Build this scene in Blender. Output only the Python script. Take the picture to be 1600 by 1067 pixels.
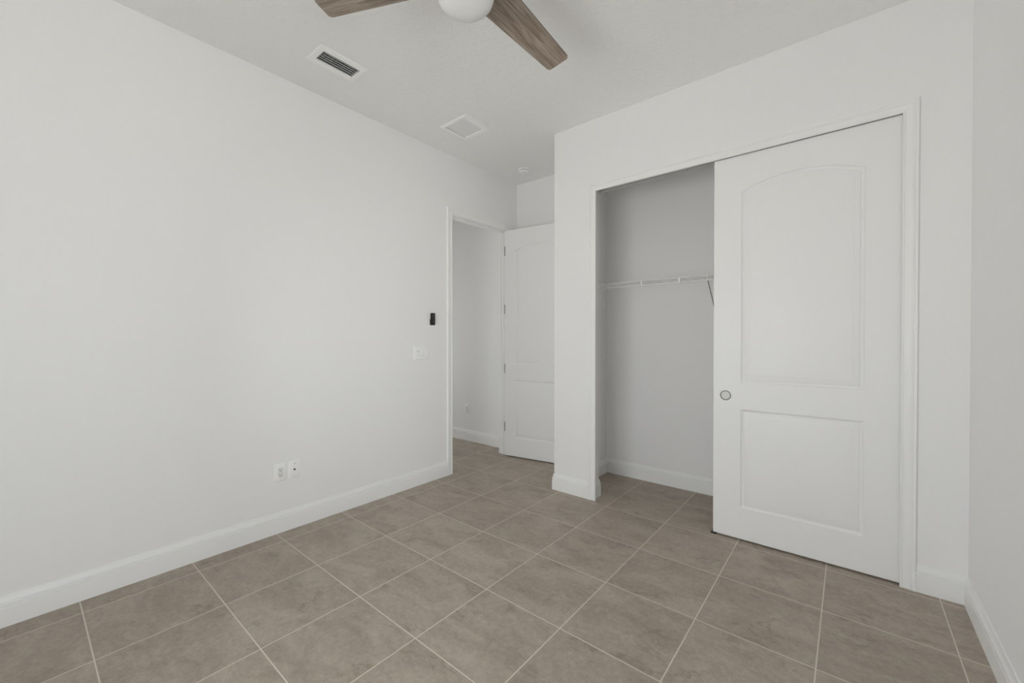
import bpy, bmesh, math, random
from mathutils import Vector, Matrix

scene = bpy.context.scene
col = scene.collection
for o in list(bpy.data.objects):
    bpy.data.objects.remove(o, do_unlink=True)

# ------------------------------------------------------------------ camera
FPX, YAW, PITCH = 640.26, -0.6893, -0.0086
CAM = Vector((2.8409, -1.1131, 1.3225))
cam_data = bpy.data.cameras.new('camera')
cam_data.sensor_fit = 'HORIZONTAL'
cam_data.sensor_width = 36.0
cam_data.lens = FPX / 1600.0 * 36.0
cam_data.clip_start = 0.02
cam = bpy.data.objects.new('camera', cam_data)
col.objects.link(cam)
fw = Vector((math.sin(YAW) * math.cos(PITCH), math.cos(YAW) * math.cos(PITCH), math.sin(PITCH)))
rt = Vector((math.cos(YAW), -math.sin(YAW), 0))
up = rt.cross(fw)
mw = Matrix((rt, up, -fw)).transposed().to_4x4()
mw.translation = CAM
cam.matrix_world = mw
scene.camera = cam

# ------------------------------------------------------------------ daylight and exposure
scene.view_settings.view_transform = 'Standard'
scene.view_settings.look = 'None'
scene.view_settings.gamma = 1.0
scene.view_settings.use_curve_mapping = False
scene.view_settings.exposure = 0.0

scene.cycles.max_bounces = 16
scene.cycles.diffuse_bounces = 12

SKY = 9.05
world = bpy.data.worlds.new('daylight')
scene.world = world
world.use_nodes = True
wn = world.node_tree
wn.nodes.clear()
w_out = wn.nodes.new('ShaderNodeOutputWorld')
w_bg = wn.nodes.new('ShaderNodeBackground')
w_tc = wn.nodes.new('ShaderNodeTexCoord')
w_sep = wn.nodes.new('ShaderNodeSeparateXYZ')
w_ramp = wn.nodes.new('ShaderNodeValToRGB')
w_map = wn.nodes.new('ShaderNodeMapRange')
w_map.inputs['From Min'].default_value = -1
w_map.inputs['From Max'].default_value = 1
wn.links.new(w_tc.outputs['Generated'], w_sep.inputs[0])
wn.links.new(w_sep.outputs['Z'], w_map.inputs['Value'])
wn.links.new(w_map.outputs[0], w_ramp.inputs[0])
w_ramp.color_ramp.elements[0].position = 0.44
w_ramp.color_ramp.elements[0].color = (1.04, 1.008, 0.965, 1)      # sunlit paving and lawn outside
w_ramp.color_ramp.elements[1].position = 0.52
w_ramp.color_ramp.elements[1].color = (0.90, 0.91, 0.925, 1)       # hazy bright sky
wn.links.new(w_ramp.outputs[0], w_bg.inputs['Color'])
w_bg.inputs['Strength'].default_value = SKY
wn.links.new(w_bg.outputs[0], w_out.inputs['Surface'])

# window openings (x0, x1, z0, z1) in the rear wall
REAR = -1.66
WIN = [(1.05, 2.35, 0.48, 1.98)]
RWIN = (-1.62, -0.66, 0.45, 2.45)      # y0, y1, z0, z1 in the right wall
HALL_END = -3.2


def portal(name, loc, rot, sx, sy):
    d = bpy.data.lights.new(name, 'AREA')
    d.shape = 'RECTANGLE'
    d.size, d.size_y = sx, sy
    d.cycles.is_portal = True
    o = bpy.data.objects.new(name, d)
    o.location = loc
    o.rotation_euler = rot
    col.objects.link(o)
    return o


for x0, x1, z0, z1 in WIN:
    portal('window_daylight', ((x0 + x1) / 2, REAR - 0.13, (z0 + z1) / 2), (math.radians(90), 0, 0), x1 - x0, z1 - z0)
portal('side_daylight', (3.300 + 0.125, (RWIN[0] + RWIN[1]) / 2, (RWIN[2] + RWIN[3]) / 2), (0, math.radians(90), 0), RWIN[3] - RWIN[2], RWIN[1] - RWIN[0])
portal('hall_daylight', (HALL_END - 0.13, 1.98, 1.175), (0, math.radians(-90), 0), 1.05, 0.9)

# ------------------------------------------------------------------ dimensions of the room
T = 0.4572                       # floor tile
XL, XR = -0.147, 3.300           # left and right wall faces
YC = 1.880                       # closet wall face
WT = 0.115                       # wall thickness
YF = 2.605                       # far wall face (alcove, closet, hall)
ZC = 3.090                       # ceiling
XP = 0.853                       # free end of the closet wall
XCI = 0.990                      # inside face of the closet's side wall

# ------------------------------------------------------------------ materials


def newmat(name):
    m = bpy.data.materials.new(name)
    m.use_nodes = True
    nt = m.node_tree
    return m, nt, nt.nodes['Principled BSDF']


def noise_bump(nt, bsdf, scale, strength, dist=0.002, detail=2.0, rough=0.5, ramp=None):
    tc = nt.nodes.new('ShaderNodeTexCoord')
    n = nt.nodes.new('ShaderNodeTexNoise')
    n.inputs['Scale'].default_value = scale
    n.inputs['Detail'].default_value = detail
    n.inputs['Roughness'].default_value = rough
    nt.links.new(tc.outputs['Object'], n.inputs['Vector'])
    src = n.outputs['Fac']
    if ramp:
        r = nt.nodes.new('ShaderNodeMapRange')
        r.inputs['From Min'].default_value, r.inputs['From Max'].default_value = ramp
        r.interpolation_type = 'SMOOTHSTEP'
        nt.links.new(src, r.inputs['Value'])
        src = r.outputs[0]
    b = nt.nodes.new('ShaderNodeBump')
    b.inputs['Strength'].default_value = strength
    b.inputs['Distance'].default_value = dist
    nt.links.new(src, b.inputs['Height'])
    nt.links.new(b.outputs[0], bsdf.inputs['Normal'])


def simple(name, rgb, rough=0.5, metal=0.0, spec=0.5, bump=None):
    m, nt, b = newmat(name)
    b.inputs['Base Color'].default_value = (*rgb, 1)
    b.inputs['Roughness'].default_value = rough
    b.inputs['Metallic'].default_value = metal
    b.inputs['Specular IOR Level'].default_value = spec
    if bump:
        noise_bump(nt, b, *bump)
    else:                                   # a breath of unevenness in the gloss
        tc = nt.nodes.new('ShaderNodeTexCoord')
        n = nt.nodes.new('ShaderNodeTexNoise')
        n.inputs['Scale'].default_value = 14
        nt.links.new(tc.outputs['Object'], n.inputs['Vector'])
        mr = nt.nodes.new('ShaderNodeMapRange')
        mr.inputs['To Min'].default_value = max(rough - 0.04, 0.02)
        mr.inputs['To Max'].default_value = min(rough + 0.04, 1)
        nt.links.new(n.outputs['Fac'], mr.inputs['Value'])
        nt.links.new(mr.outputs[0], b.inputs['Roughness'])
    return m


M = {}
M['wall'] = simple('wall_paint', (0.872, 0.869, 0.870), 0.75, spec=0.25, bump=(140, 0.10, 0.001))
M['ceiling'] = simple('textured_ceiling_paint', (0.887, 0.884, 0.883), 0.9, spec=0.15,
                      bump=(38, 0.50, 0.0025, 3.0, 0.55, (0.46, 0.62)))
M['trim'] = simple('semi_gloss_trim_paint', (0.885, 0.885, 0.88), 0.38, spec=0.4)
M['door'] = simple('door_paint', (0.875, 0.873, 0.873), 0.42, spec=0.4, bump=(300, 0.04, 0.0006))
M['plastic'] = simple('white_plastic', (0.93, 0.93, 0.93), 0.3)
M['plastic_dim'] = simple('white_plastic_insert', (0.80, 0.80, 0.79), 0.35)
M['white_metal'] = simple('white_coated_metal', (0.92, 0.92, 0.915), 0.35)
M['brace'] = simple('grey_brace_steel', (0.30, 0.30, 0.30), 0.45)
M['vent'] = simple('white_vent_metal', (0.93, 0.93, 0.93), 0.35)
M['duct'] = simple('dark_duct', (0.060, 0.060, 0.062), 0.7)
M['fin'] = simple('shaded_grey_fin_metal', (0.16, 0.16, 0.16), 0.5)
M['filter'] = simple('grey_duct_interior', (0.11, 0.11, 0.108), 0.9)
M['slot'] = simple('slot_black', (0.012, 0.012, 0.012), 0.6)
M['nickel'] = simple('satin_nickel', (0.30, 0.29, 0.275), 0.38, metal=1.0)
M['ring'] = simple('dark_nickel_ring', (0.20, 0.20, 0.19), 0.42, metal=1.0)
M['cup'] = simple('satin_cup', (0.72, 0.72, 0.70), 0.45)
M['brass'] = simple('grey_metal', (0.35, 0.34, 0.32), 0.3, metal=1.0)
M['black'] = simple('black_plastic', (0.010, 0.010, 0.011), 0.35)
M['black_soft'] = simple('black_rubber_button', (0.030, 0.030, 0.032), 0.6)
M['mark'] = simple('grey_print', (0.30, 0.30, 0.30), 0.6)
M['mark_white'] = simple('white_print', (0.75, 0.75, 0.75), 0.6)
M['opal'] = simple('opal_diffuser', (0.78, 0.78, 0.78), 0.45)
M['fan_body'] = simple('fan_white_enamel', (0.80, 0.80, 0.80), 0.4)
M['track'] = simple('grey_track_metal', (0.55, 0.55, 0.54), 0.4, metal=0.3)


def tile_material():
    m, nt, b = newmat('stone_look_floor_tile')
    N, L = nt.nodes.new, nt.links.new

    def math_(op, a, c=None, d=None):
        n = N('ShaderNodeMath')
        n.operation = op
        for i, v in enumerate((a, c, d)):
            if v is None:
                continue
            if isinstance(v, (int, float)):
                n.inputs[i].default_value = v
            else:
                L(v, n.inputs[i])
        return n.outputs[0]
    geo = N('ShaderNodeNewGeometry')
    sep = N('ShaderNodeSeparateXYZ')
    L(geo.outputs['Position'], sep.inputs[0])
    u = math_('DIVIDE', sep.outputs['X'], T)
    v = math_('DIVIDE', sep.outputs['Y'], T)
    iu, iv = math_('FLOOR', u), math_('FLOOR', v)
    fu, fv = math_('SUBTRACT', u, iu), math_('SUBTRACT', v, iv)
    du = math_('MINIMUM', fu, math_('SUBTRACT', 1, fu))
    dv = math_('MINIMUM', fv, math_('SUBTRACT', 1, fv))
    d = math_('MULTIPLY', math_('MINIMUM', du, dv), T)          # metres to the nearest tile edge
    gm = N('ShaderNodeMapRange')
    gm.interpolation_type = 'SMOOTHSTEP'
    gm.inputs['From Min'].default_value = 0.0018
    gm.inputs['From Max'].default_value = 0.0032
    L(d, gm.inputs['Value'])                                   # 0 in the grout, 1 on the tile
    # every tile shows its own piece of the pattern
    cell = N('ShaderNodeCombineXYZ')
    L(iu, cell.inputs[0]); L(iv, cell.inputs[1])
    wnz = N('ShaderNodeTexWhiteNoise')
    wnz.noise_dimensions = '3D'
    L(cell.outputs[0], wnz.inputs['Vector'])
    off = N('ShaderNodeVectorMath'); off.operation = 'SCALE'
    off.inputs['Scale'].default_value = 40
    L(wnz.outputs['Color'], off.inputs[0])
    pos = N('ShaderNodeVectorMath'); pos.operation = 'ADD'
    L(geo.outputs['Position'], pos.inputs[0]); L(off.outputs[0], pos.inputs[1])
    stretch = N('ShaderNodeMapping')
    stretch.inputs['Rotation'].default_value = (0, 0, math.radians(-38))
    stretch.inputs['Scale'].default_value = (0.75, 1.35, 1)
    L(pos.outputs[0], stretch.inputs['Vector'])

    def noise(scale, detail, rough, dist=0.0, vec=None):
        n = N('ShaderNodeTexNoise')
        n.inputs['Scale'].default_value = scale
        n.inputs['Detail'].default_value = detail
        n.inputs['Roughness'].default_value = rough
        n.inputs['Distortion'].default_value = dist
        L(vec or pos.outputs[0], n.inputs['Vector'])
        return n.outputs['Fac']
    cloud = noise(4.6, 6, 0.66, 0.6, stretch.outputs[0])
    fine = noise(42, 6, 0.78, 0.2)
    grit = noise(170, 3, 0.7)
    vein = noise(3.2, 4, 0.6, 1.2, stretch.outputs[0])
    vline = math_('ABSOLUTE', math_('SUBTRACT', vein, 0.5))
    vm = N('ShaderNodeMapRange'); vm.interpolation_type = 'SMOOTHSTEP'
    vm.inputs['From Min'].default_value = 0.0
    vm.inputs['From Max'].default_value = 0.030
    vm.inputs['To Min'].default_value = 1.0
    vm.inputs['To Max'].default_value = 0.0
    L(vline, vm.inputs['Value'])
    vgate = N('ShaderNodeMapRange'); vgate.interpolation_type = 'SMOOTHSTEP'
    vgate.inputs['From Min'].default_value = 0.50
    vgate.inputs['From Max'].default_value = 0.66
    L(noise(5.5, 2, 0.5), vgate.inputs['Value'])
    veins = math_('MULTIPLY', vm.outputs[0], vgate.outputs[0])
    t = math_('ADD', math_('MULTIPLY', cloud, 0.50), math_('MULTIPLY', fine, 0.42))
    t = math_('ADD', t, math_('MULTIPLY', grit, 0.22))
    t = math_('SUBTRACT', t, math_('MULTIPLY', veins, 0.13))
    ramp = N('ShaderNodeValToRGB')
    e = ramp.color_ramp.elements
    e[0].position, e[0].color = 0.42, (0.283, 0.239, 0.190, 1)
    e[1].position, e[1].color = 0.72, (0.47, 0.41, 0.346, 1)
    mid = ramp.color_ramp.elements.new(0.57)
    mid.color = (0.376, 0.323, 0.266, 1)
    L(t, ramp.inputs[0])
    hsv = N('ShaderNodeHueSaturation')
    vv = math_('ADD', 0.965, math_('MULTIPLY', wnz.outputs['Value'], 0.07))
    L(vv, hsv.inputs['Value'])
    L(ramp.outputs[0], hsv.inputs['Color'])
    mix = N('ShaderNodeMix'); mix.data_type = 'RGBA'
    mix.inputs[6].default_value = (0.66, 0.60, 0.525, 1)
    L(gm.outputs[0], mix.inputs[0]); L(hsv.outputs[0], mix.inputs[7])
    L(mix.outputs[2], b.inputs['Base Color'])
    rg = N('ShaderNodeMapRange')
    rg.inputs['To Min'].default_value = 0.85
    rg.inputs['To Max'].default_value = 0.50
    L(gm.outputs[0], rg.inputs['Value'])
    L(rg.outputs[0], b.inputs['Roughness'])
    b.inputs['Specular IOR Level'].default_value = 0.35
    hgt = math_('ADD', math_('MULTIPLY', gm.outputs[0], 1.0), math_('MULTIPLY', fine, 0.12))
    bp = N('ShaderNodeBump')
    bp.inputs['Strength'].default_value = 0.35
    bp.inputs['Distance'].default_value = 0.0015
    L(hgt, bp.inputs['Height'])
    L(bp.outputs[0], b.inputs['Normal'])
    return m


def wood_material():
    m, nt, b = newmat('weathered_oak_blade')
    N, L = nt.nodes.new, nt.links.new
    tc = N('ShaderNodeTexCoord')
    mp = N('ShaderNodeMapping')
    mp.inputs['Scale'].default_value = (1.3, 15, 15)
    L(tc.outputs['Object'], mp.inputs['Vector'])
    n1 = N('ShaderNodeTexNoise')
    n1.inputs['Scale'].default_value = 2.2
    n1.inputs['Detail'].default_value = 7
    n1.inputs['Roughness'].default_value = 0.68
    n1.inputs['Distortion'].default_value = 0.9
    L(mp.outputs[0], n1.inputs['Vector'])
    mp2 = N('ShaderNodeMapping')
    mp2.inputs['Scale'].default_value = (5, 170, 170)
    L(tc.outputs['Object'], mp2.inputs['Vector'])
    n2 = N('ShaderNodeTexNoise')
    n2.inputs['Scale'].default_value = 1.5
    n2.inputs['Detail'].default_value = 4
    n2.inputs['Roughness'].default_value = 0.7
    L(mp2.outputs[0], n2.inputs['Vector'])
    mx = N('ShaderNodeMath'); mx.operation = 'MULTIPLY_ADD'
    L(n2.outputs['Fac'], mx.inputs[0]); mx.inputs[1].default_value = 0.42
    L(n1.outputs['Fac'], mx.inputs[2])
    r = N('ShaderNodeValToRGB')
    e = r.color_ramp.elements
    e[0].position, e[0].color = 0.50, (0.105, 0.081, 0.064, 1)
    e[1].position, e[1].color = 0.86, (0.43, 0.36, 0.295, 1)
    k = r.color_ramp.elements.new(0.66)
    k.color = (0.255, 0.203, 0.160, 1)
    L(mx.outputs[0], r.inputs[0])
    L(r.outputs[0], b.inputs['Base Color'])
    b.inputs['Roughness'].default_value = 0.55
    bp = N('ShaderNodeBump')
    bp.inputs['Strength'].default_value = 0.25
    bp.inputs['Distance'].default_value = 0.001
    L(mx.outputs[0], bp.inputs['Height'])
    L(bp.outputs[0], b.inputs['Normal'])
    return m


def glass_material():
    m = bpy.data.materials.new('window_glass')
    m.use_nodes = True
    nt = m.node_tree
    nt.nodes.clear()
    out = nt.nodes.new('ShaderNodeOutputMaterial')
    tr = nt.nodes.new('ShaderNodeBsdfTransparent')
    tr.inputs[0].default_value = (0.93, 0.95, 0.95, 1)
    gl = nt.nodes.new('ShaderNodeBsdfGlossy')
    gl.inputs['Roughness'].default_value = 0.02
    mx = nt.nodes.new('ShaderNodeMixShader')
    fr = nt.nodes.new('ShaderNodeFresnel')
    fr.inputs[0].default_value = 1.45
    nt.links.new(fr.outputs[0], mx.inputs[0])
    nt.links.new(tr.outputs[0], mx.inputs[1])
    nt.links.new(gl.outputs[0], mx.inputs[2])
    nt.links.new(mx.outputs[0], out.inputs[0])
    return m


M['tile'] = tile_material()
M['wood'] = wood_material()
M['blade_edge'] = simple('dark_blade_edge', (0.045, 0.035, 0.028), 0.6)
M['glass'] = glass_material()

# ------------------------------------------------------------------ mesh helpers


class MB:
    """Collects vertices and faces for ONE mesh object."""

    def __init__(self):
        self.v, self.f, self.mi, self.sm = [], [], [], []

    def add(self, vs, fs, mi=0, smooth=False):
        n = len(self.v)
        self.v += [tuple(p) for p in vs]
        for f in fs:
            self.f.append([i + n for i in f])
            self.mi.append(mi)
            self.sm.append(smooth)
        return self

    def box(self, x0, x1, y0, y1, z0, z1, mi=0):
        x0, x1 = min(x0, x1), max(x0, x1)
        y0, y1 = min(y0, y1), max(y0, y1)
        z0, z1 = min(z0, z1), max(z0, z1)
        vs = [(x0, y0, z0), (x1, y0, z0), (x1, y1, z0), (x0, y1, z0), (x0, y0, z1), (x1, y0, z1), (x1, y1, z1), (x0, y1, z1)]
        return self.add(vs, [(0, 3, 2, 1), (4, 5, 6, 7), (0, 1, 5, 4), (1, 2, 6, 5), (2, 3, 7, 6), (3, 0, 4, 7)], mi)

    def loops(self, rings, closed=True, cap0=False, cap1=False, mi=0, smooth=False):
        """Bridge a list of equally long vertex rings."""
        n = len(rings[0])
        vs = [p for r in rings for p in r]
        fs = []
        for k in range(len(rings) - 1):
            for i in range(n if closed else n - 1):
                j = (i + 1) % n
                fs.append((k * n + i, k * n + j, (k + 1) * n + j, (k + 1) * n + i))
        self.add(vs, fs, mi, smooth)
        if cap0:
            self.add(rings[0], [list(range(n))[::-1]], mi)
        if cap1:
            self.add(rings[-1], [list(range(n))], mi)
        return self

    def tube(self, a, b, r, n=8, mi=0):
        a, b = Vector(a), Vector(b)
        d = (b - a).normalized()
        s = d.cross(Vector((0, 0, 1)) if abs(d.z) < 0.9 else Vector((1, 0, 0))).normalized()
        t = d.cross(s)
        ring = [[p + (s * math.cos(q) + t * math.sin(q)) * r for q in [2 * math.pi * i / n for i in range(n)]] for p in (a, b)]
        return self.loops(ring, True, True, True, mi, True)

    def path(self, pts, r, n=8, mi=0):
        for a, b in zip(pts[:-1], pts[1:]):
            self.tube(a, b, r, n, mi)
        return self

    def lathe(self, prof, c=(0, 0, 0), axis='z', n=48, mi=0, smooth=True):
        """prof: (radius, height) pairs turned about an axis through c."""
        rings = []
        for r, h in prof:
            ring = []
            for i in range(n):
                a = 2 * math.pi * i / n
                p = (r * math.cos(a), r * math.sin(a), h)
                if axis == 'x':
                    p = (h, r * math.cos(a), r * math.sin(a))
                elif axis == 'y':
                    p = (r * math.sin(a), h, r * math.cos(a))
                ring.append(Vector(p) + Vector(c))
            rings.append(ring)
        return self.loops(rings, True, True, True, mi, smooth)

    def build(self, name, mats, parent=None, bevel=0.0, sharp=35):
        me = bpy.data.meshes.new(name)
        me.from_pydata(self.v, [], self.f)
        if not isinstance(mats, (list, tuple)):
            mats = [mats]
        for m in mats:
            me.materials.append(m)
        for p, k, s in zip(me.polygons, self.mi, self.sm):
            p.material_index = k
            p.use_smooth = s
        bm = bmesh.new()
        bm.from_mesh(me)
        bmesh.ops.remove_doubles(bm, verts=bm.verts, dist=1e-6)
        bmesh.ops.recalc_face_normals(bm, faces=bm.faces)
        bm.to_mesh(me)
        bm.free()
        me.set_sharp_from_angle(angle=math.radians(sharp))
        o = bpy.data.objects.new(name, me)
        col.objects.link(o)
        if parent:
            o.parent = parent
        if bevel:
            md = o.modifiers.new('bevel', 'BEVEL')
            md.width = bevel
            md.segments = 2
            md.limit_method = 'ANGLE'
            md.angle_limit = math.radians(40)
        return o


def structure(o):
    o['kind'] = 'structure'
    return o


def empty(name, loc, rz=0.0):
    o = bpy.data.objects.new(name, None)
    o.empty_display_size = 0.05
    o.location = loc
    o.rotation_euler = (0, 0, rz)
    col.objects.link(o)
    return o


def tag(o, label, cat, group=None):
    o['label'] = label
    o['category'] = cat
    if group:
        o['group'] = group
    return o


def sweep(mb, prof, pts, side=1):
    """Sweep a moulding profile [(out, z)] along a plan path, mitred; side +1 puts it on the left of the direction of travel."""
    n = len(pts)
    dirs = [(Vector(pts[i + 1]) - Vector(pts[i])).normalized() for i in range(n - 1)]
    nor = [Vector((-d.y, d.x)) * side for d in dirs]
    rings = []
    for i in range(n):
        if i == 0:
            m = nor[0]
        elif i == n - 1:
            m = nor[-1]
        else:
            m = nor[i - 1] + nor[i]
            m = m / (1 + nor[i - 1].dot(nor[i]))
        p = Vector(pts[i])
        rings.append([(p.x + m.x * o_, p.y + m.y * o_, z) for o_, z in prof])
    mb.loops(rings, True, True, True)
    return mb


# ------------------------------------------------------------------ shell
# floor
XE = HALL_END
mb = MB().box(XE - 0.12, XR + WT, REAR - 0.12, YF + WT, -0.08, 0.0)
structure(mb.build('floor', M['tile']))

# ceiling with the two duct holes
V1 = (0.215, 0.338, 0.104, 0.353)
V2 = (0.215, 0.440, 1.193, 1.426)


def slab_with_holes(mb, x0, x1, y0, y1, z0, z1, holes):
    xs = sorted({x0, x1} | {h[0] for h in holes} | {h[1] for h in holes})
    ys = sorted({y0, y1} | {h[2] for h in holes} | {h[3] for h in holes})
    solid = lambda i, j: 0 <= i < len(xs) - 1 and 0 <= j < len(ys) - 1 and not any(
        h[0] - 1e-6 <= xs[i] and xs[i + 1] <= h[1] + 1e-6 and h[2] - 1e-6 <= ys[j] and ys[j + 1] <= h[3] + 1e-6 for h in holes)
    for i in range(len(xs) - 1):
        for j in range(len(ys) - 1):
            if not solid(i, j):
                continue
            a, b_, c, d = xs[i], xs[i + 1], ys[j], ys[j + 1]
            mb.add([(a, c, z0), (a, d, z0), (b_, d, z0), (b_, c, z0)], [(0, 1, 2, 3)])
            mb.add([(a, c, z1), (b_, c, z1), (b_, d, z1), (a, d, z1)], [(0, 1, 2, 3)])
            for di, dj, q in ((-1, 0, (a, c, a, d)), (1, 0, (b_, c, b_, d)), (0, -1, (a, c, b_, c)), (0, 1, (a, d, b_, d))):
                if not solid(i + di, j + dj):
                    mb.add([(q[0], q[1], z0), (q[2], q[3], z0), (q[2], q[3], z1), (q[0], q[1], z1)], [(0, 1, 2, 3)])


mb = MB()
slab_with_holes(mb, XE - 0.12, XR + WT, REAR - 0.12, YF + WT, ZC, ZC + 0.10, [V1, V2])
structure(mb.build('ceiling', M['ceiling']))

# bedroom doorway in the left wall
DY0, DY1, DZ = 1.595, 2.422, 2.517          # clear opening between the jambs
JT = 0.018
mb = MB()
mb.box(XL - WT, XL, REAR, DY0 - JT, 0, ZC)
mb.box(XL - WT, XL, DY0 - JT, DY1 + JT, DZ + JT, ZC)
mb.box(XL - WT, XL, DY1 + JT, YF, 0, ZC)
structure(mb.build('wall_left', M['wall']))

# closet wall with the wide opening
OX0, OX1, OZ = 1.222, 3.085, 2.546        # drywall opening of the closet
CX0, CX1, CZ = 1.259, 3.048, 2.510        # the narrower clear opening left by the overlapping casing
mb = MB()
pl = [(XP, 0), (OX0, 0), (OX0, OZ), (OX1, OZ), (OX1, 0), (XR, 0), (XR, ZC), (XP, ZC)]
mb.loops([[(x, YC, z_) for x, z_ in pl], [(x, YC + WT, z_) for x, z_ in pl]], True, True, True)
structure(mb.build('wall_closet', M['wall']))
structure(MB().box(XP, XCI, YC + WT, YF, 0, ZC).build('wall_alcove', M['wall']))
structure(MB().box(XE, XR + WT, YF, YF + WT, 0, ZC).build('wall_far', M['wall']))
ry0, ry1, rz0, rz1 = RWIN
mb = MB()
mb.box(XR, XR + WT, ry1, YF, 0, ZC)
mb.box(XR, XR + WT, REAR, ry0, 0, ZC)
mb.box(XR, XR + WT, ry0, ry1, 0, rz0)
mb.box(XR, XR + WT, ry0, ry1, rz1, ZC)
structure(mb.build('wall_right', M['wall']))
wf = MB()
xw = XR + 0.08
for a, b_ in ((ry0, ry0 + 0.045), (ry1 - 0.045, ry1)):
    wf.box(xw - 0.02, xw + 0.02, a, b_, rz0, rz1)
for a, b_ in ((rz0, rz0 + 0.045), ((rz0 + rz1) / 2 - 0.02, (rz0 + rz1) / 2 + 0.02), (rz1 - 0.045, rz1)):
    wf.box(xw - 0.02, xw + 0.02, ry0 + 0.045, ry1 - 0.045, a, b_)
win3 = structure(wf.build('window_3', M['trim']))
MB().box(xw - 0.003, xw + 0.003, ry0 + 0.03, ry1 - 0.03, rz0 + 0.03, rz1 - 0.03).build('pane', M['glass'], win3)
MB().box(XR - 0.03, XR + 0.06, ry0 - 0.05, ry1 + 0.05, rz0 - 0.02, rz0).build('window_sill', M['trim'], win3)

# rear wall behind the camera with its window
wx0, wx1, wz0, wz1 = WIN[0]
mb = MB()
mb.box(XL - WT, wx0, REAR - 0.12, REAR, 0, ZC)
mb.box(wx1, XR + WT, REAR - 0.12, REAR, 0, ZC)
mb.box(wx0, wx1, REAR - 0.12, REAR, 0, wz0)
mb.box(wx0, wx1, REAR - 0.12, REAR, wz1, ZC)
structure(mb.build('wall_rear', M['wall']))
wf = MB()
yw = REAR - 0.085
for a, b_ in ((wx0, wx0 + 0.045), (wx1 - 0.045, wx1), ((wx0 + wx1) / 2 - 0.03, (wx0 + wx1) / 2 + 0.03)):
    wf.box(a, b_, yw - 0.02, yw + 0.02, wz0, wz1)
for a, b_ in ((wz0, wz0 + 0.045), (wz1 - 0.045, wz1), ((wz0 + wz1) / 2 - 0.02, (wz0 + wz1) / 2 + 0.02)):
    wf.box(wx0 + 0.045, wx1 - 0.045, yw - 0.02, yw + 0.02, a, b_)
win = structure(wf.build('window_1', M['trim']))
MB().box(wx0 + 0.03, wx1 - 0.03, yw - 0.003, yw + 0.003, wz0 + 0.03, wz1 - 0.03).build('pane', M['glass'], win)
MB().box(wx0 - 0.05, wx1 + 0.05, REAR - 0.06, REAR + 0.03, wz0 - 0.02, wz0).build('window_sill', M['trim'], win, bevel=0.004)

# hall beyond the bedroom doorway
structure(MB().box(XE, XL - WT, 1.19, 1.30, 0, ZC).build('wall_hall', M['wall']))
mb = MB()
mb.box(XE - 0.12, XE, 1.19, 1.53, 0, ZC)
mb.box(XE - 0.12, XE, 2.43, YF + WT, 0, ZC)
mb.box(XE - 0.12, XE, 1.53, 2.43, 0, 0.65)
mb.box(XE - 0.12, XE, 1.53, 2.43, 1.70, ZC)
structure(mb.build('wall_hall_end', M['wall']))
wf = MB()
xw = XE - 0.08
for a, b_ in ((1.53, 1.575), (2.385, 2.43)):
    wf.box(xw - 0.02, xw + 0.02, a, b_, 0.65, 1.70)
for a, b_ in ((0.65, 0.695), (1.655, 1.70)):
    wf.box(xw - 0.02, xw + 0.02, 1.575, 2.385, a, b_)
win2 = structure(wf.build('window_2', M['trim']))
MB().box(xw - 0.003, xw + 0.003, 1.56, 2.40, 0.68, 1.67).build('pane', M['glass'], win2)

# baseboards
BB = [(0.0, 0.0), (0.0145, 0.0), (0.0145, 0.0865), (0.0090, 0.0885), (0.0090, 0.0930), (0.0145, 0.0945), (0.0140, 0.1055),
      (0.0065, 0.1075), (0.0065, 0.1125), (0.0105, 0.1145), (0.0090, 0.1180), (0.0060, 0.1290), (0.0045, 0.1380), (0.0, 0.1380)]


def baseboard(name, *paths):
    mb = MB()
    for pts, side in paths:
        sweep(mb, BB, pts, side)
    return structure(mb.build(name, M['trim'], sharp=25))


CW = 0.061                                   # casing width
CAS_L0 = DY0 - 0.005
CAS_L1 = DY1 + 0.005
CAS_C0, CAS_C1 = CX0 - 0.004, CX1 + 0.004
baseboard('baseboard_left', ([(XL, REAR), (XL, CAS_L0 - CW)], -1))
baseboard('baseboard_alcove', ([(XL, YF), (XP, YF), (XP, YC), (CAS_C0 - CW, YC)], -1))
baseboard('baseboard_right', ([(CAS_C1 + CW, YC), (XR, YC), (XR, REAR), (XL, REAR)], -1))
baseboard('baseboard_closet', ([(OX0, YC + 0.003), (OX0, YC + WT), (XCI, YC + WT), (XCI, YF), (XR, YF), (XR, YC + WT), (OX1, YC + WT), (OX1, YC + 0.06)], -1))
baseboard('baseboard_hall', ([(XE, YF), (XL - WT, YF)], -1), ([(XL - WT, CAS_L0 - CW), (XL - WT, 1.30), (XE, 1.30)], -1))

# casings: profile (across from the inner edge, out of the wall)
CP = [(0.0, 0.0), (0.0, 0.0085), (0.0015, 0.0110), (0.0060, 0.0115), (0.0080, 0.0105), (0.0090, 0.0075), (0.0125, 0.0075), (0.0330, 0.0100),
      (0.0385, 0.0115), (0.0400, 0.0145), (0.0450, 0.0150), (0.0470, 0.0125), (0.0495, 0.0125), (0.0515, 0.0155), (0.0570, 0.0175), (0.0605, 0.0175), (0.061, 0.0165), (0.061, 0.0)]


def casing(mb, fn, a0, a1, zt):
    """Three mitred casing legs; fn(a, d, z) gives the point at a along the wall, d out of it."""
    rings = [[fn(a0 - u, d, 0.0) for u, d in CP], [fn(a0 - u, d, zt + u) for u, d in CP],
             [fn(a1 + u, d, zt + u) for u, d in CP], [fn(a1 + u, d, 0.0) for u, d in CP]]
    mb.loops(rings, True, True, True)


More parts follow.
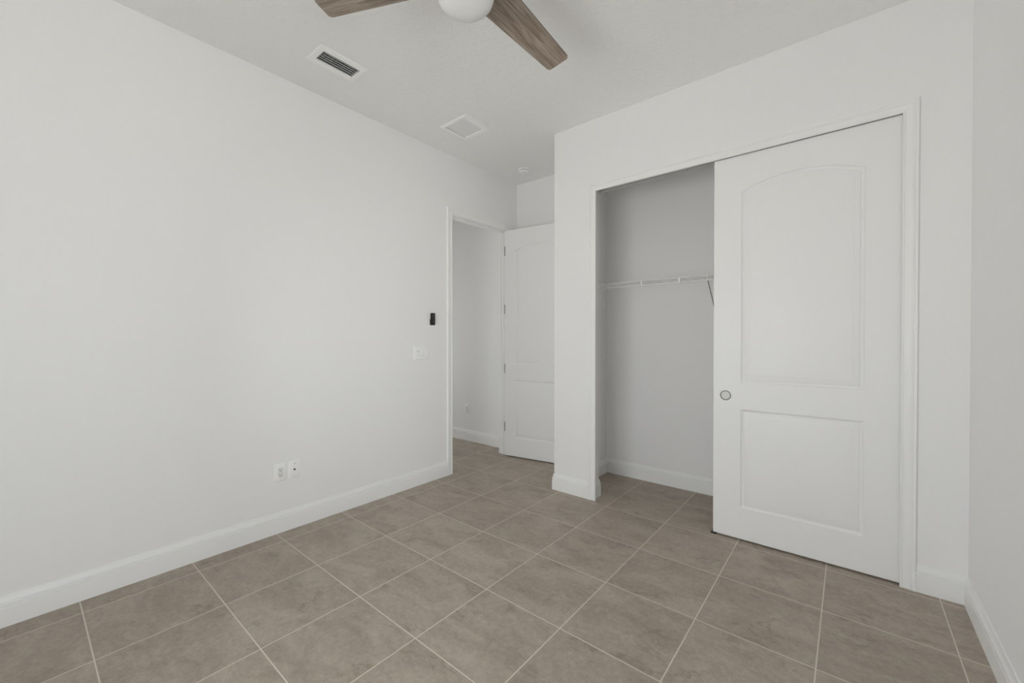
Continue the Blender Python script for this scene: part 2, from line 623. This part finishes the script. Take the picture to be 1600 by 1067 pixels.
# bedroom door frame: jambs, stops, casings on both sides
mb = MB()
mb.box(XL - WT - 0.001, XL + 0.001, DY0 - JT, DY0, 0, DZ + JT)
mb.box(XL - WT - 0.001, XL + 0.001, DY1, DY1 + JT, 0, DZ + JT)
mb.box(XL - WT - 0.001, XL + 0.001, DY0, DY1, DZ, DZ + JT)
trim1 = structure(mb.build('trim_1', M['trim']))
mb = MB()
casing(mb, lambda a, d, z: (XL + d, a, z), CAS_L0, CAS_L1, DZ + 0.005)
mb.build('casing', M['trim'], trim1, sharp=25)
mb = MB()
casing(mb, lambda a, d, z: (XL - WT - d, a, z), CAS_L0, CAS_L1, DZ + 0.005)
mb.build('casing', M['trim'], trim1, sharp=25)
mb = MB()
sx0, sx1 = XL - 0.075, XL - 0.040
mb.box(sx0, sx1, DY0, DY0 + 0.011, 0, DZ)
mb.box(sx0, sx1, DY1 - 0.011, DY1, 0, DZ)
mb.box(sx0, sx1, DY0 + 0.011, DY1 - 0.011, DZ - 0.011, DZ)
mb.build('door_stop', M['trim'], trim1, bevel=0.002)

# closet casing and sliding track
mb = MB()
casing(mb, lambda a, d, z: (a, YC - d, z), CAS_C0, CAS_C1, CZ - 0.002)
trim2 = structure(mb.build('trim_2', M['trim'], sharp=25))
mb = MB()
mb.box(OX0 + 0.002, OX1 - 0.002, YC + 0.056, YC + 0.112, OZ - 0.003, OZ - 0.0005)
for y0, z0 in ((0.056, 0.014), (0.110, 0.024)):
    mb.box(OX0 + 0.002, OX1 - 0.002, YC + y0, YC + y0 + 0.002, OZ - z0, OZ - 0.003)
mb.build('sliding_track', M['track'], trim2)

# ------------------------------------------------------------------ panel doors
PROF = [(0.0, 0.0), (0.0015, -0.0035), (0.0045, -0.0065), (0.0095, -0.0095), (0.0130, -0.0108), (0.0175, -0.0110), (0.0195, -0.0100),
        (0.0210, -0.0060), (0.0240, -0.0052), (0.0440, -0.0018), (0.0475, -0.0014), (0.0490, -0.0002), (0.0510, 0.0)]


def offset_loop(lp, d):
    n = len(lp)
    out = []
    for i in range(n):
        p0, p1, p2 = Vector(lp[i - 1]), Vector(lp[i]), Vector(lp[(i + 1) % n])
        a, b_ = (p1 - p0).normalized(), (p2 - p1).normalized()
        na, nb = Vector((-a.y, a.x)), Vector((-b_.y, b_.x))      # inward for a counter-clockwise loop
        m = (na + nb) / (1 + na.dot(nb))
        q = p1 + m * d
        out.append((q.x, q.y))
    return out


def panel_door(name, w, h, t, stile, lo0, lo1, up0, spring, peak, parent=None):
    """Two-panel arch-top moulded door; local x along the width, z up, front face at y = 0 facing -y, back face at y = t."""
    mb = MB()
    x0, x1 = stile, w - stile
    lower = [(x0, lo0), (x1, lo0), (x1, lo1), (x0, lo1)]
    N = 28
    rise = peak - spring
    half = (x1 - x0) / 2
    R = (half * half + rise * rise) / (2 * rise)
    th = math.asin(half / R)

    def arch_loop(u):                       # the arch-top panel outline moved inwards by u
        ru, hu = R - u, half - u
        tu = math.asin(hu / ru)
        an = [tu - 2 * tu * i / N for i in range(N + 1)]
        return [(x0 + u, up0 + u), (x1 - u, up0 + u)] + [(w / 2 + ru * math.sin(a), peak - R + ru * math.cos(a)) for a in an]
    upper = arch_loop(0.0)
    arch = upper[2:]
    for face in (0, 1):
        P = (lambda x, z, d: (x, -d, z)) if face == 0 else (lambda x, z, d: (x, t + d, z))
        q = lambda pts: mb.add([P(x, z, 0) for x, z in pts], [list(range(len(pts)))])
        q([(0, 0), (x0, 0), (x0, lo0), (x0, lo1), (x0, up0), (x0, spring), (x0, h), (0, h)])
        q([(x1, 0), (w, 0), (w, h), (x1, h), (x1, spring), (x1, up0), (x1, lo1), (x1, lo0)])
        q([(x0, 0), (x1, 0), (x1, lo0), (x0, lo0)])
        q([(x0, lo1), (x1, lo1), (x1, up0), (x0, up0)])
        for a, b_ in zip(arch[:-1], arch[1:]):
            q([b_, a, (a[0], h), (b_[0], h)])
        for lp in (lower, upper):
            rings = []
            for u, dep in PROF:
                rings.append([P(x, z, dep) for x, z in (arch_loop(u) if lp is upper else offset_loop(lp, u))])
            mb.loops(rings, True)
            last = rings[-1]
            if len(last) == 4:
                mb.add(last, [(0, 1, 2, 3)])
            else:                                   # rectangle below the spring line, then strips up the arch
                n_ = len(last) - 2
                mb.add([last[0], last[1], last[2], last[-1]], [(0, 1, 2, 3)])
                for i in range((n_ - 1) // 2):
                    r0_, r1_, l1_, l0_ = last[2 + i], last[3 + i], last[-2 - i], last[-1 - i]
                    mb.add([r0_, r1_, l1_, l0_], [(0, 1, 2, 3)] if r1_ != l1_ else [(0, 1, 3)])
    edge_f = [(0, 0), (x0, 0), (x1, 0), (w, 0), (w, h)] + [(p[0], h) for p in arch] + [(0, h)]
    mb.loops([[(x, 0, z) for x, z in edge_f], [(x, t, z) for x, z in edge_f]], True)
    return mb.build(name, M['door'], parent, sharp=20)


# bedroom door, open against the alcove's far wall
PIN = Vector((XL + 0.007, DY1))
OPEN = math.radians(9.0)
d1 = panel_door('door_1', 0.820, 2.508, 0.035, 0.117, 0.205, 0.846, 1.024, 2.258, 2.330)
d1.location = (PIN.x + 0.004, PIN.y - 0.042, 0.012)
d1.rotation_euler = (0, 0, OPEN)
structure(d1)
tag(d1, 'white two-panel arch-top bedroom door standing open against the alcove wall', 'door')
inv = Matrix.Rotation(-OPEN, 4, 'Z')
for hz in (2.290, 1.640, 0.980, 0.330):
    hb = MB()
    hb.box(-0.0025, -0.0002, 0.002, 0.034, hz - 0.012 - 0.050, hz - 0.012 + 0.050)
    hb.lathe([(0.0055, hz - 0.012 - 0.050), (0.0055, hz - 0.012 + 0.050)], (-0.006, 0.002, 0), 'z', 14)
    hb.lathe([(0.003, hz + 0.038), (0.0045, hz + 0.041), (0.002, hz + 0.044)], (-0.006, 0.002, 0), 'z', 10)
    ho = hb.build('hinge', M['nickel'], d1)
    ho['label'] = 'satin nickel door hinge'

# sliding closet door
SDX, SDY = 2.132, YC + 0.010
d2 = panel_door('door_2', 0.936, 2.495, 0.035, 0.163, 0.203, 0.846, 1.020, 2.258, 2.326)
d2.location = (SDX, SDY, 0.012)
structure(d2)
tag(d2, 'white arch-top sliding closet door covering the right half of the closet opening', 'door')
pc = (0.074, 0.0, 0.930)
fp = MB()
fp.lathe([(0.0325, 0.0005), (0.0325, -0.0020), (0.0305, -0.0032), (0.0275, -0.0030), (0.0265, -0.0010), (0.0265, 0.0005)], pc, 'y', 40)
pull = fp.build('finger_pull', M['ring'], d2)
pull['label'] = 'round recessed metal finger pull'
MB().lathe([(0.0265, -0.0011), (0.0255, -0.0007), (0.018, -0.0004), (0.001, -0.0003)], pc, 'y', 32).build('pull_cup', M['cup'], pull)
fg = MB()
fg.box(SDX - 0.016, SDX + 0.020, SDY - 0.004, SDY + 0.040, 0.0, 0.003)
fg.box(SDX - 0.012, SDX + 0.012, SDY + 0.037, SDY + 0.041, 0.003, 0.018)
fo = fg.build('floor_guide', [M['black']])
tag(fo, 'small dark floor guide under the free lower corner of the sliding closet door', 'door guide')

# ------------------------------------------------------------------ wall plates


def plate_mb(w, h, t=0.006, b=0.004):
    """Bevelled cover plate centred on the origin, on the wall plane x = 0, facing +x."""
    mb = MB()
    r = lambda s, x: [(x, -w / 2 + s, -h / 2 + s), (x, w / 2 - s, -h / 2 + s), (x, w / 2 - s, h / 2 - s), (x, -w / 2 + s, h / 2 - s)]
    mb.loops([r(0, 0), r(0, t * 0.35), r(b * 0.4, t * 0.8), r(b, t)], True, True, True)
    return mb


def screw(parent, y, z, x=0.006, m='plastic_dim', r=0.0034):
    mb = MB().lathe([(r, 0), (r, 0.0008), (r * 0.6, 0.0014)], (x, y, z), 'x', 14)
    mb.box(x + 0.0013, x + 0.0016, y - r * 0.5, y + r * 0.5, z - 0.0004, z + 0.0004)
    return mb.build('screw', M[m], parent)


def duplex(name, loc, rz, label):
    r = tag(empty(name, loc, rz), label, 'outlet')
    plate_mb(0.0735, 0.122).build('faceplate', M['plastic'], r)
    ins = MB().box(0.006, 0.0085, -0.017, 0.017, -0.034, 0.034).build('receptacle', M['plastic_dim'], r, bevel=0.001)
    for s in (1, -1):
        sl = MB()
        z = s * 0.0175
        sl.box(0.0085, 0.0089, -0.0078, -0.0052, z - 0.001, z + 0.0075)
        sl.box(0.0085, 0.0089, 0.0052, 0.0078, z - 0.001, z + 0.0065)
        sl.lathe([(0.0027, 0.0085), (0.0027, 0.0089)], (0, 0, z - 0.0075), 'x', 14)
        sl.build('socket_slots', M['slot'], ins)
    screw(r, 0, 0.0485)
    screw(r, 0, -0.0485)
    return r


duplex('power_outlet', (XL, 0.030, 0.408), 0, 'white duplex power outlet low on the bedroom wall, with black slots')
cx = tag(empty('coax_outlet', (XL, 0.121, 0.408)), 'white coaxial wall plate with one dark centre jack beside the power outlet', 'outlet')
plate_mb(0.0735, 0.120).build('faceplate', M['plastic'], cx)
j = MB().lathe([(0.0062, 0.006), (0.0062, 0.008), (0.0048, 0.008), (0.0048, 0.015), (0.0036, 0.0155)], (0, 0, 0), 'x', 18).build('jack', M['slot'], cx)
MB().lathe([(0.0009, 0.0155), (0.0009, 0.0165)], (0, 0, 0), 'x', 8).build('jack_pin', M['brass'], j)
screw(cx, 0, 0.042, m='nickel')
screw(cx, 0, -0.042, m='plastic_dim')
duplex('power_outlet', (-0.976, YF, 0.403), math.radians(-90), 'small white power outlet on the hall wall seen through the doorway')

sw = tag(empty('light_switch_plate', (XL, 1.223, 1.189)), 'white three-gang light switch plate beside the bedroom doorway below the remote', 'light switch')
plate_mb(0.172, 0.120).build('faceplate', M['plastic'], sw)
for k, y in enumerate((-0.047, 0.0, 0.047)):
    fr = MB()
    for a, b_, c, d in ((-0.0180, -0.0165, -0.0345, 0.0345), (0.0165, 0.0180, -0.0345, 0.0345), (-0.0165, 0.0165, 0.033, 0.0345), (-0.0165, 0.0165, -0.0345, -0.033)):
        fr.box(0.0055, 0.0064, y + a, y + b_, c, d)
    rk = MB()
    ya, yb = y - 0.0160, y + 0.0160
    rk.loops([[(0.0055, ya, -0.0325), (0.0055, yb, -0.0325), (0.0095, yb, -0.0325), (0.0095, ya, -0.0325)],
              [(0.0055, ya, 0.0), (0.0055, yb, 0.0), (0.0068, yb, 0.0), (0.0068, ya, 0.0)],
              [(0.0055, ya, 0.0325), (0.0055, yb, 0.0325), (0.0058, yb, 0.0325), (0.0058, ya, 0.0325)]], True, True, True)
    ro = rk.build('rocker', M['plastic'], sw)
    fr.build('rocker_bezel', M['plastic_dim'], ro)
    if k == 0:
        MB().lathe([(0.0100, 0.0062), (0.0100, 0.0098), (0.0085, 0.0106)], (0, y, 0.013), 'x', 24).build('dimmer_button', M['plastic_dim'], ro)
for y in (-0.047, 0.0, 0.047):
    screw(sw, y, 0.0485)
    screw(sw, y, -0.0485)

# fan remote in its wall cradle
RY, RZ = 1.347, 1.4955
cr = MB()


def rounded_box(mb, x0, x1, y0, y1, z0, z1, r, n=5, top=0.0):
    pts = []
    for cy, cz, a0 in ((y1 - r, z1 - r, 0), (y0 + r, z1 - r, 90), (y0 + r, z0 + r, 180), (y1 - r, z0 + r, 270)):
        for i in range(n + 1):
            a = math.radians(a0 + 90 * i / n)
            pts.append((cy + r * math.cos(a), cz + r * math.sin(a)))
    cyy, czz = (y0 + y1) / 2, (z0 + z1) / 2
    sh = lambda k: [(cyy + (y - cyy) * k, czz + (z - czz) * k) for y, z in pts]
    rings = [[(x0, y, z) for y, z in pts], [(x1 - 0.002, y, z) for y, z in pts], [(x1, y, z) for y, z in sh(0.95)]]
    mb.loops(rings, True, True, True)
    return mb


rounded_box(cr, 0.0, 0.0035, -0.0252, 0.0252, -0.055, 0.002, 0.006)
cr.box(0.0035, 0.013, -0.0250, -0.0225, -0.053, 0.000)
cr.box(0.0035, 0.013, 0.0225, 0.0250, -0.053, 0.000)
cr.box(0.0035, 0.013, -0.0225, 0.0225, -0.053, -0.0495)
cradle = cr.build('remote_cradle', M['black'], bevel=0.001)
cradle.location = (XL, RY, RZ)
tag(cradle, 'black wall cradle holding the fan remote above the switch plate', 'remote holder')
rm = tag(empty('fan_remote', (XL + 0.004, RY, RZ)), 'slim black fan remote with grey icons resting in its wall cradle', 'remote control')
rounded_box(MB(), 0.0, 0.0165, -0.0215, 0.0215, -0.049, 0.057, 0.007).build('remote_body', M['black'], rm)
for (y, z, w, h, mk) in ((0.0, 0.033, 0.012, 0.010, 'mark'), (-0.009, 0.012, 0.0055, 0.004, 'mark'), (0.009, 0.012, 0.0055, 0.004, 'mark'),
                         (-0.006, -0.006, 0.0045, 0.0035, 'mark'), (0.008, -0.006, 0.0045, 0.0035, 'mark'),
                         (-0.003, -0.0235, 0.0045, 0.0045, 'mark_white'), (0.0105, -0.0235, 0.0045, 0.0045, 'mark_white')):
    bt = rounded_box(MB(), 0.0163, 0.0178, y - w * 0.75, y + w * 0.75, z - h * 0.8, z + h * 0.8, 0.0015, 3).build('button', M['black_soft'], rm)
    ic = MB()
    ic.box(0.0178, 0.0180, y - w * 0.5, y + w * 0.5, z - h * 0.16, z + h * 0.16)
    ic.box(0.0178, 0.0180, y - w * 0.14, y + w * 0.14, z - h * 0.5, z + h * 0.5)
    ic.build('button_icon', M[mk], bt)

# ------------------------------------------------------------------ ceiling vents


def frame_mb(outer, inner, z0, drop, lip):
    """Bevelled picture-frame flange hanging `drop` below the ceiling at z0."""
    X0, X1, Y0, Y1 = outer
    x0, x1, y0, y1 = inner
    r = lambda a, b_, c, d, z: [(a, c, z), (b_, c, z), (b_, d, z), (a, d, z)]
    mb = MB()
    mb.loops([r(X0, X1, Y0, Y1, z0), r(X0, X1, Y0, Y1, z0 - 0.0015), r(X0 + lip, X1 - lip, Y0 + lip, Y1 - lip, z0 - drop),
              r(x0 - 0.004, x1 + 0.004, y0 - 0.004, y1 + 0.004, z0 - drop), r(x0, x1, y0, y1, z0 - drop + 0.003),
              r(x0, x1, y0, y1, z0 + 0.012)], True)
    return mb


ar = tag(empty('air_register', (0, 0, ZC)), 'white rectangular ceiling air register with dark open louvres nearest the fan', 'air vent')
iv = (V1[0] + 0.004, V1[1] - 0.004, V1[2] + 0.004, V1[3] - 0.004)
frame_mb((0.182, 0.382, 0.068, 0.384), iv, 0.0, 0.007, 0.007).build('frame', M['vent'], ar)
dk = MB()
a, b_, c, d = V1[0] + 0.001, V1[1] - 0.001, V1[2] + 0.001, V1[3] - 0.001
dk.add([(a, c, 0.002), (b_, c, 0.002), (b_, d, 0.002), (a, d, 0.002), (a, c, 0.09), (b_, c, 0.09), (b_, d, 0.09), (a, d, 0.09)],
       [(0, 1, 5, 4), (1, 2, 6, 5), (2, 3, 7, 6), (3, 0, 4, 7), (4, 5, 6, 7)])
dk.build('duct_box', M['duct'], ar)
for k in range(5):
    xx = iv[0] + 0.012 + k * (iv[1] - iv[0] - 0.020) / 4.4
    lv = MB()
    ang = math.radians(48)
    hx, hz, tt = 0.0096 * math.cos(ang), 0.0096 * math.sin(ang), 0.0008
    ring = [(xx + hx + tt, -0.0045), (xx + hx - tt, -0.0050), (xx - hx - tt, -0.0045 + 2 * hz), (xx - hx + tt, -0.0040 + 2 * hz)]
    lv.loops([[(x, iv[2] + 0.001, z) for x, z in ring], [(x, iv[3] - 0.001, z) for x, z in ring]], True, True, True)
    lv.build('louvre', M['vent'], ar)
fn = MB()
for k in range(9):
    yy = iv[2] + 0.014 + k * (iv[3] - iv[2] - 0.028) / 8
    fn.box(iv[0] + 0.001, iv[1] - 0.001, yy - 0.0006, yy + 0.0006, 0.022, 0.036)
fn.build('rear_fins', M['fin'], ar)

rg = tag(empty('return_grille', (0, 0, ZC)), 'white square ceiling return grille with fine closed louvres between register and alcove', 'air vent')
iv2 = (V2[0] + 0.004, V2[1] - 0.004, V2[2] + 0.004, V2[3] - 0.004)
frame_mb((0.184, 0.489, 1.160, 1.466), iv2, 0.0, 0.007, 0.007).build('frame', M['vent'], rg)
dk = MB()
a, b_, c, d = V2[0] + 0.001, V2[1] - 0.001, V2[2] + 0.001, V2[3] - 0.001
dk.add([(a, c, 0.002), (b_, c, 0.002), (b_, d, 0.002), (a, d, 0.002), (a, c, 0.05), (b_, c, 0.05), (b_, d, 0.05), (a, d, 0.05)],
       [(0, 1, 5, 4), (1, 2, 6, 5), (2, 3, 7, 6), (3, 0, 4, 7), (4, 5, 6, 7)])
dk.build('duct_box', M['filter'], rg)
NL = 9
for k in range(NL):
    xx = iv2[0] + 0.018 + k * (iv2[1] - iv2[0] - 0.026) / (NL - 1)
    lv = MB()
    hx, hz, tt = 0.0072, 0.0042, 0.0006
    ring = [(xx + hx, 0.0025 + 2 * hz), (xx + hx, 0.0035 + 2 * hz), (xx - hx, -0.0045 + 0.001), (xx - hx, -0.0050)]
    lv.loops([[(x, iv2[2] + 0.001, z) for x, z in ring], [(x, iv2[3] - 0.001, z) for x, z in ring]], True, True, True)
    lv.build('louvre', M['vent'], rg)

# smoke detector
sd = tag(empty('smoke_detector', (0.190, 2.300, ZC)), 'round white smoke detector on the alcove ceiling in front of the bedroom door', 'smoke detector')
MB().lathe([(0.060, 0.0), (0.060, -0.008), (0.057, -0.013), (0.050, -0.014)], n=48).build('base', M['plastic'], sd)
MB().lathe([(0.0430, -0.0135), (0.0430, -0.0215)], n=48).build('sensing_gap', M['duct'], sd)
MB().lathe([(0.0530, -0.0200), (0.0530, -0.0225), (0.0510, -0.0295), (0.0430, -0.0350), (0.0200, -0.0375), (0.001, -0.0378)], n=48).build('cover', M['plastic'], sd)
MB().lathe([(0.009, -0.0370), (0.009, -0.0388), (0.007, -0.0392)], (0.018, 0.0, 0), n=20).build('test_button', M['plastic_dim'], sd)

# ------------------------------------------------------------------ ceiling fan
FC = Vector((1.619, 0.071))
FZ = 2.830
fan = tag(empty('ceiling_fan', (FC.x, FC.y, ZC)), 'ceiling fan with three weathered wood blades and a white round light', 'ceiling fan')
z = FZ - ZC
MB().lathe([(0.070, 0.0), (0.070, -0.012), (0.060, -0.040), (0.030, -0.055), (0.016, -0.058)], n=40).build('canopy', M['fan_body'], fan)
MB().lathe([(0.013, -0.05), (0.013, z + 0.085)], n=20).build('downrod', M['fan_body'], fan)
MB().lathe([(0.016, z + 0.100), (0.060, z + 0.098), (0.105, z + 0.085), (0.116, z + 0.060), (0.1185, z + 0.010), (0.1185, z - 0.018), (0.110, z - 0.022)], n=56).build('motor_housing', M['fan_body'], fan)
MB().lathe([(0.114, z - 0.018), (0.1165, z - 0.024), (0.1170, z - 0.096), (0.1155, z - 0.112), (0.110, z - 0.128), (0.099, z - 0.141), (0.081, z - 0.151), (0.056, z - 0.157), (0.030, z - 0.1595), (0.001, z - 0.160)], n=64).build('light_dome', M['opal'], fan)


def blade_mesh(rp, rm_, wp, wm, wpr, wmr, th=0.006):
    """Flat paddle along local +x; +y edge reaches rp, -y edge rm_; corners rounded."""
    r0 = 0.06
    base_p = wpr + (wpr - wp) * (0.15 - r0) / (rp - 0.15) * -1 * -1
    base_m = wmr + (wmr - wm) * (0.15 - r0) / (rm_ - 0.15) * -1 * -1
    out = [(r0, -base_m), (rm_, -wm), (rp, wp), (r0, base_p)]

    def corner(p, q, r, rad, n=7):
        p, q, r = Vector(p), Vector(q), Vector(r)
        a, c = (p - q).normalized(), (r - q).normalized()
        s, e = q + a * rad, q + c * rad
        res = []
        for i in range(n + 1):
            t = i / n
            res.append(s * (1 - t) ** 2 + q * 2 * t * (1 - t) + e * t * t)
        return [(v.x, v.y) for v in res]
    pts = [out[0]] + corner(out[0], out[1], out[2], 0.020) + corner(out[1], out[2], out[3], 0.020) + [out[3]]
    mb = MB()
    mb.loops([[(x, y, th / 2) for x, y in pts], [(x, y, -th / 2) for x, y in pts]], True, mi=1)
    mb.add([(x, y, th / 2) for x, y in pts], [list(range(len(pts)))], 0)
    mb.add([(x, y, -th / 2) for x, y in pts], [list(range(len(pts)))[::-1]], 0)
    return mb


blade0 = None
for k in range(3):
    if k == 0:
        b0 = blade_mesh(0.663, 0.666, 0.063, 0.062, 0.085, 0.085).build('blade', [M['wood'], M['blade_edge']], fan)
        blade0 = b0
    else:
        b0 = blade0.copy()
        col.objects.link(b0)
        b0.parent = fan
    ang = math.radians(88.08 + 120 * k)
    b0.matrix_local = Matrix.Translation((0, 0, z)) @ Matrix.Rotation(ang, 4, 'Z') @ Matrix.Rotation(math.radians(4.6), 4, 'Y') @ Matrix.Rotation(math.radians(-8.2), 4, 'X')

# ------------------------------------------------------------------ wire shelf in the closet
SH = 1.811
shf = tag(empty('wire_shelf', (XCI, YF, SH)), 'white wire shelf with a front lip running along the closet back wall', 'shelf')
LEN = XR - XCI - 0.006
yf, yb = 2.300 - YF, -0.012
fr_ = MB()
fr_.tube((0.004, yf, 0), (LEN, yf, 0), 0.0048)
fr_.tube((0.004, yf, -0.038), (LEN, yf, -0.038), 0.0052)
fr_.build('front_rods', M['white_metal'], shf)
MB().tube((0.004, yb, 0), (LEN, yb, 0), 0.0030).build('back_rod', M['white_metal'], shf)
MB().tube((0.004, (yf + yb) / 2, -0.004), (LEN, (yf + yb) / 2, -0.004), 0.0028).build('middle_rod', M['white_metal'], shf)
dw = MB()
k = 0
while 0.012 + k * 0.0254 < LEN:
    xx = 0.012 + k * 0.0254
    dw.tube((xx, yf, 0.003), (xx, yb, 0.003), 0.0013, 6)
    k += 1
dw.build('deck_wires', M['white_metal'], shf)
for k in range(8):
    xx = 0.160 + k * 0.315
    if xx < LEN:
        MB().box(xx - 0.0065, xx + 0.0065, yf - 0.007, yf + 0.002, -0.040, 0.003).build('lip_strut', M['white_metal'], shf, bevel=0.001)
for k in range(8):
    xx = 0.090 + k * 0.312
    if xx < LEN:
        cl = MB().box(xx - 0.006, xx + 0.006, -0.017, -0.0005, -0.010, 0.008).build('wall_clip', M['white_metal'], shf, bevel=0.001)
        sc = MB()
        sc.lathe([(0.0030, -0.0175), (0.0030, -0.0165)], (xx, 0, -0.007), 'y', 10)
        sc.lathe([(0.0030, -0.0175), (0.0030, -0.0165)], (xx, 0, 0.006), 'y', 10)
        sc.build('clip_screw', M['nickel'], cl)
bx = 1.000
br = MB()
br.box(bx - 0.004, bx + 0.004, yf - 0.007, yf + 0.004, -0.044, 0.006)
brk = br.build('support_bracket', M['white_metal'], shf, bevel=0.001)
MB().tube((bx, yf, -0.038), (bx, -0.006, -0.320), 0.0042, 10).build('diagonal_brace', M['brace'], brk)
MB().box(bx - 0.009, bx + 0.009, -0.006, -0.0005, -0.345, -0.300).build('brace_foot', M['white_metal'], brk, bevel=0.001)
eb = MB().box(0.0005, 0.008, yf - 0.008, yf + 0.030, -0.046, 0.008).build('end_bracket', M['white_metal'], shf, bevel=0.001)
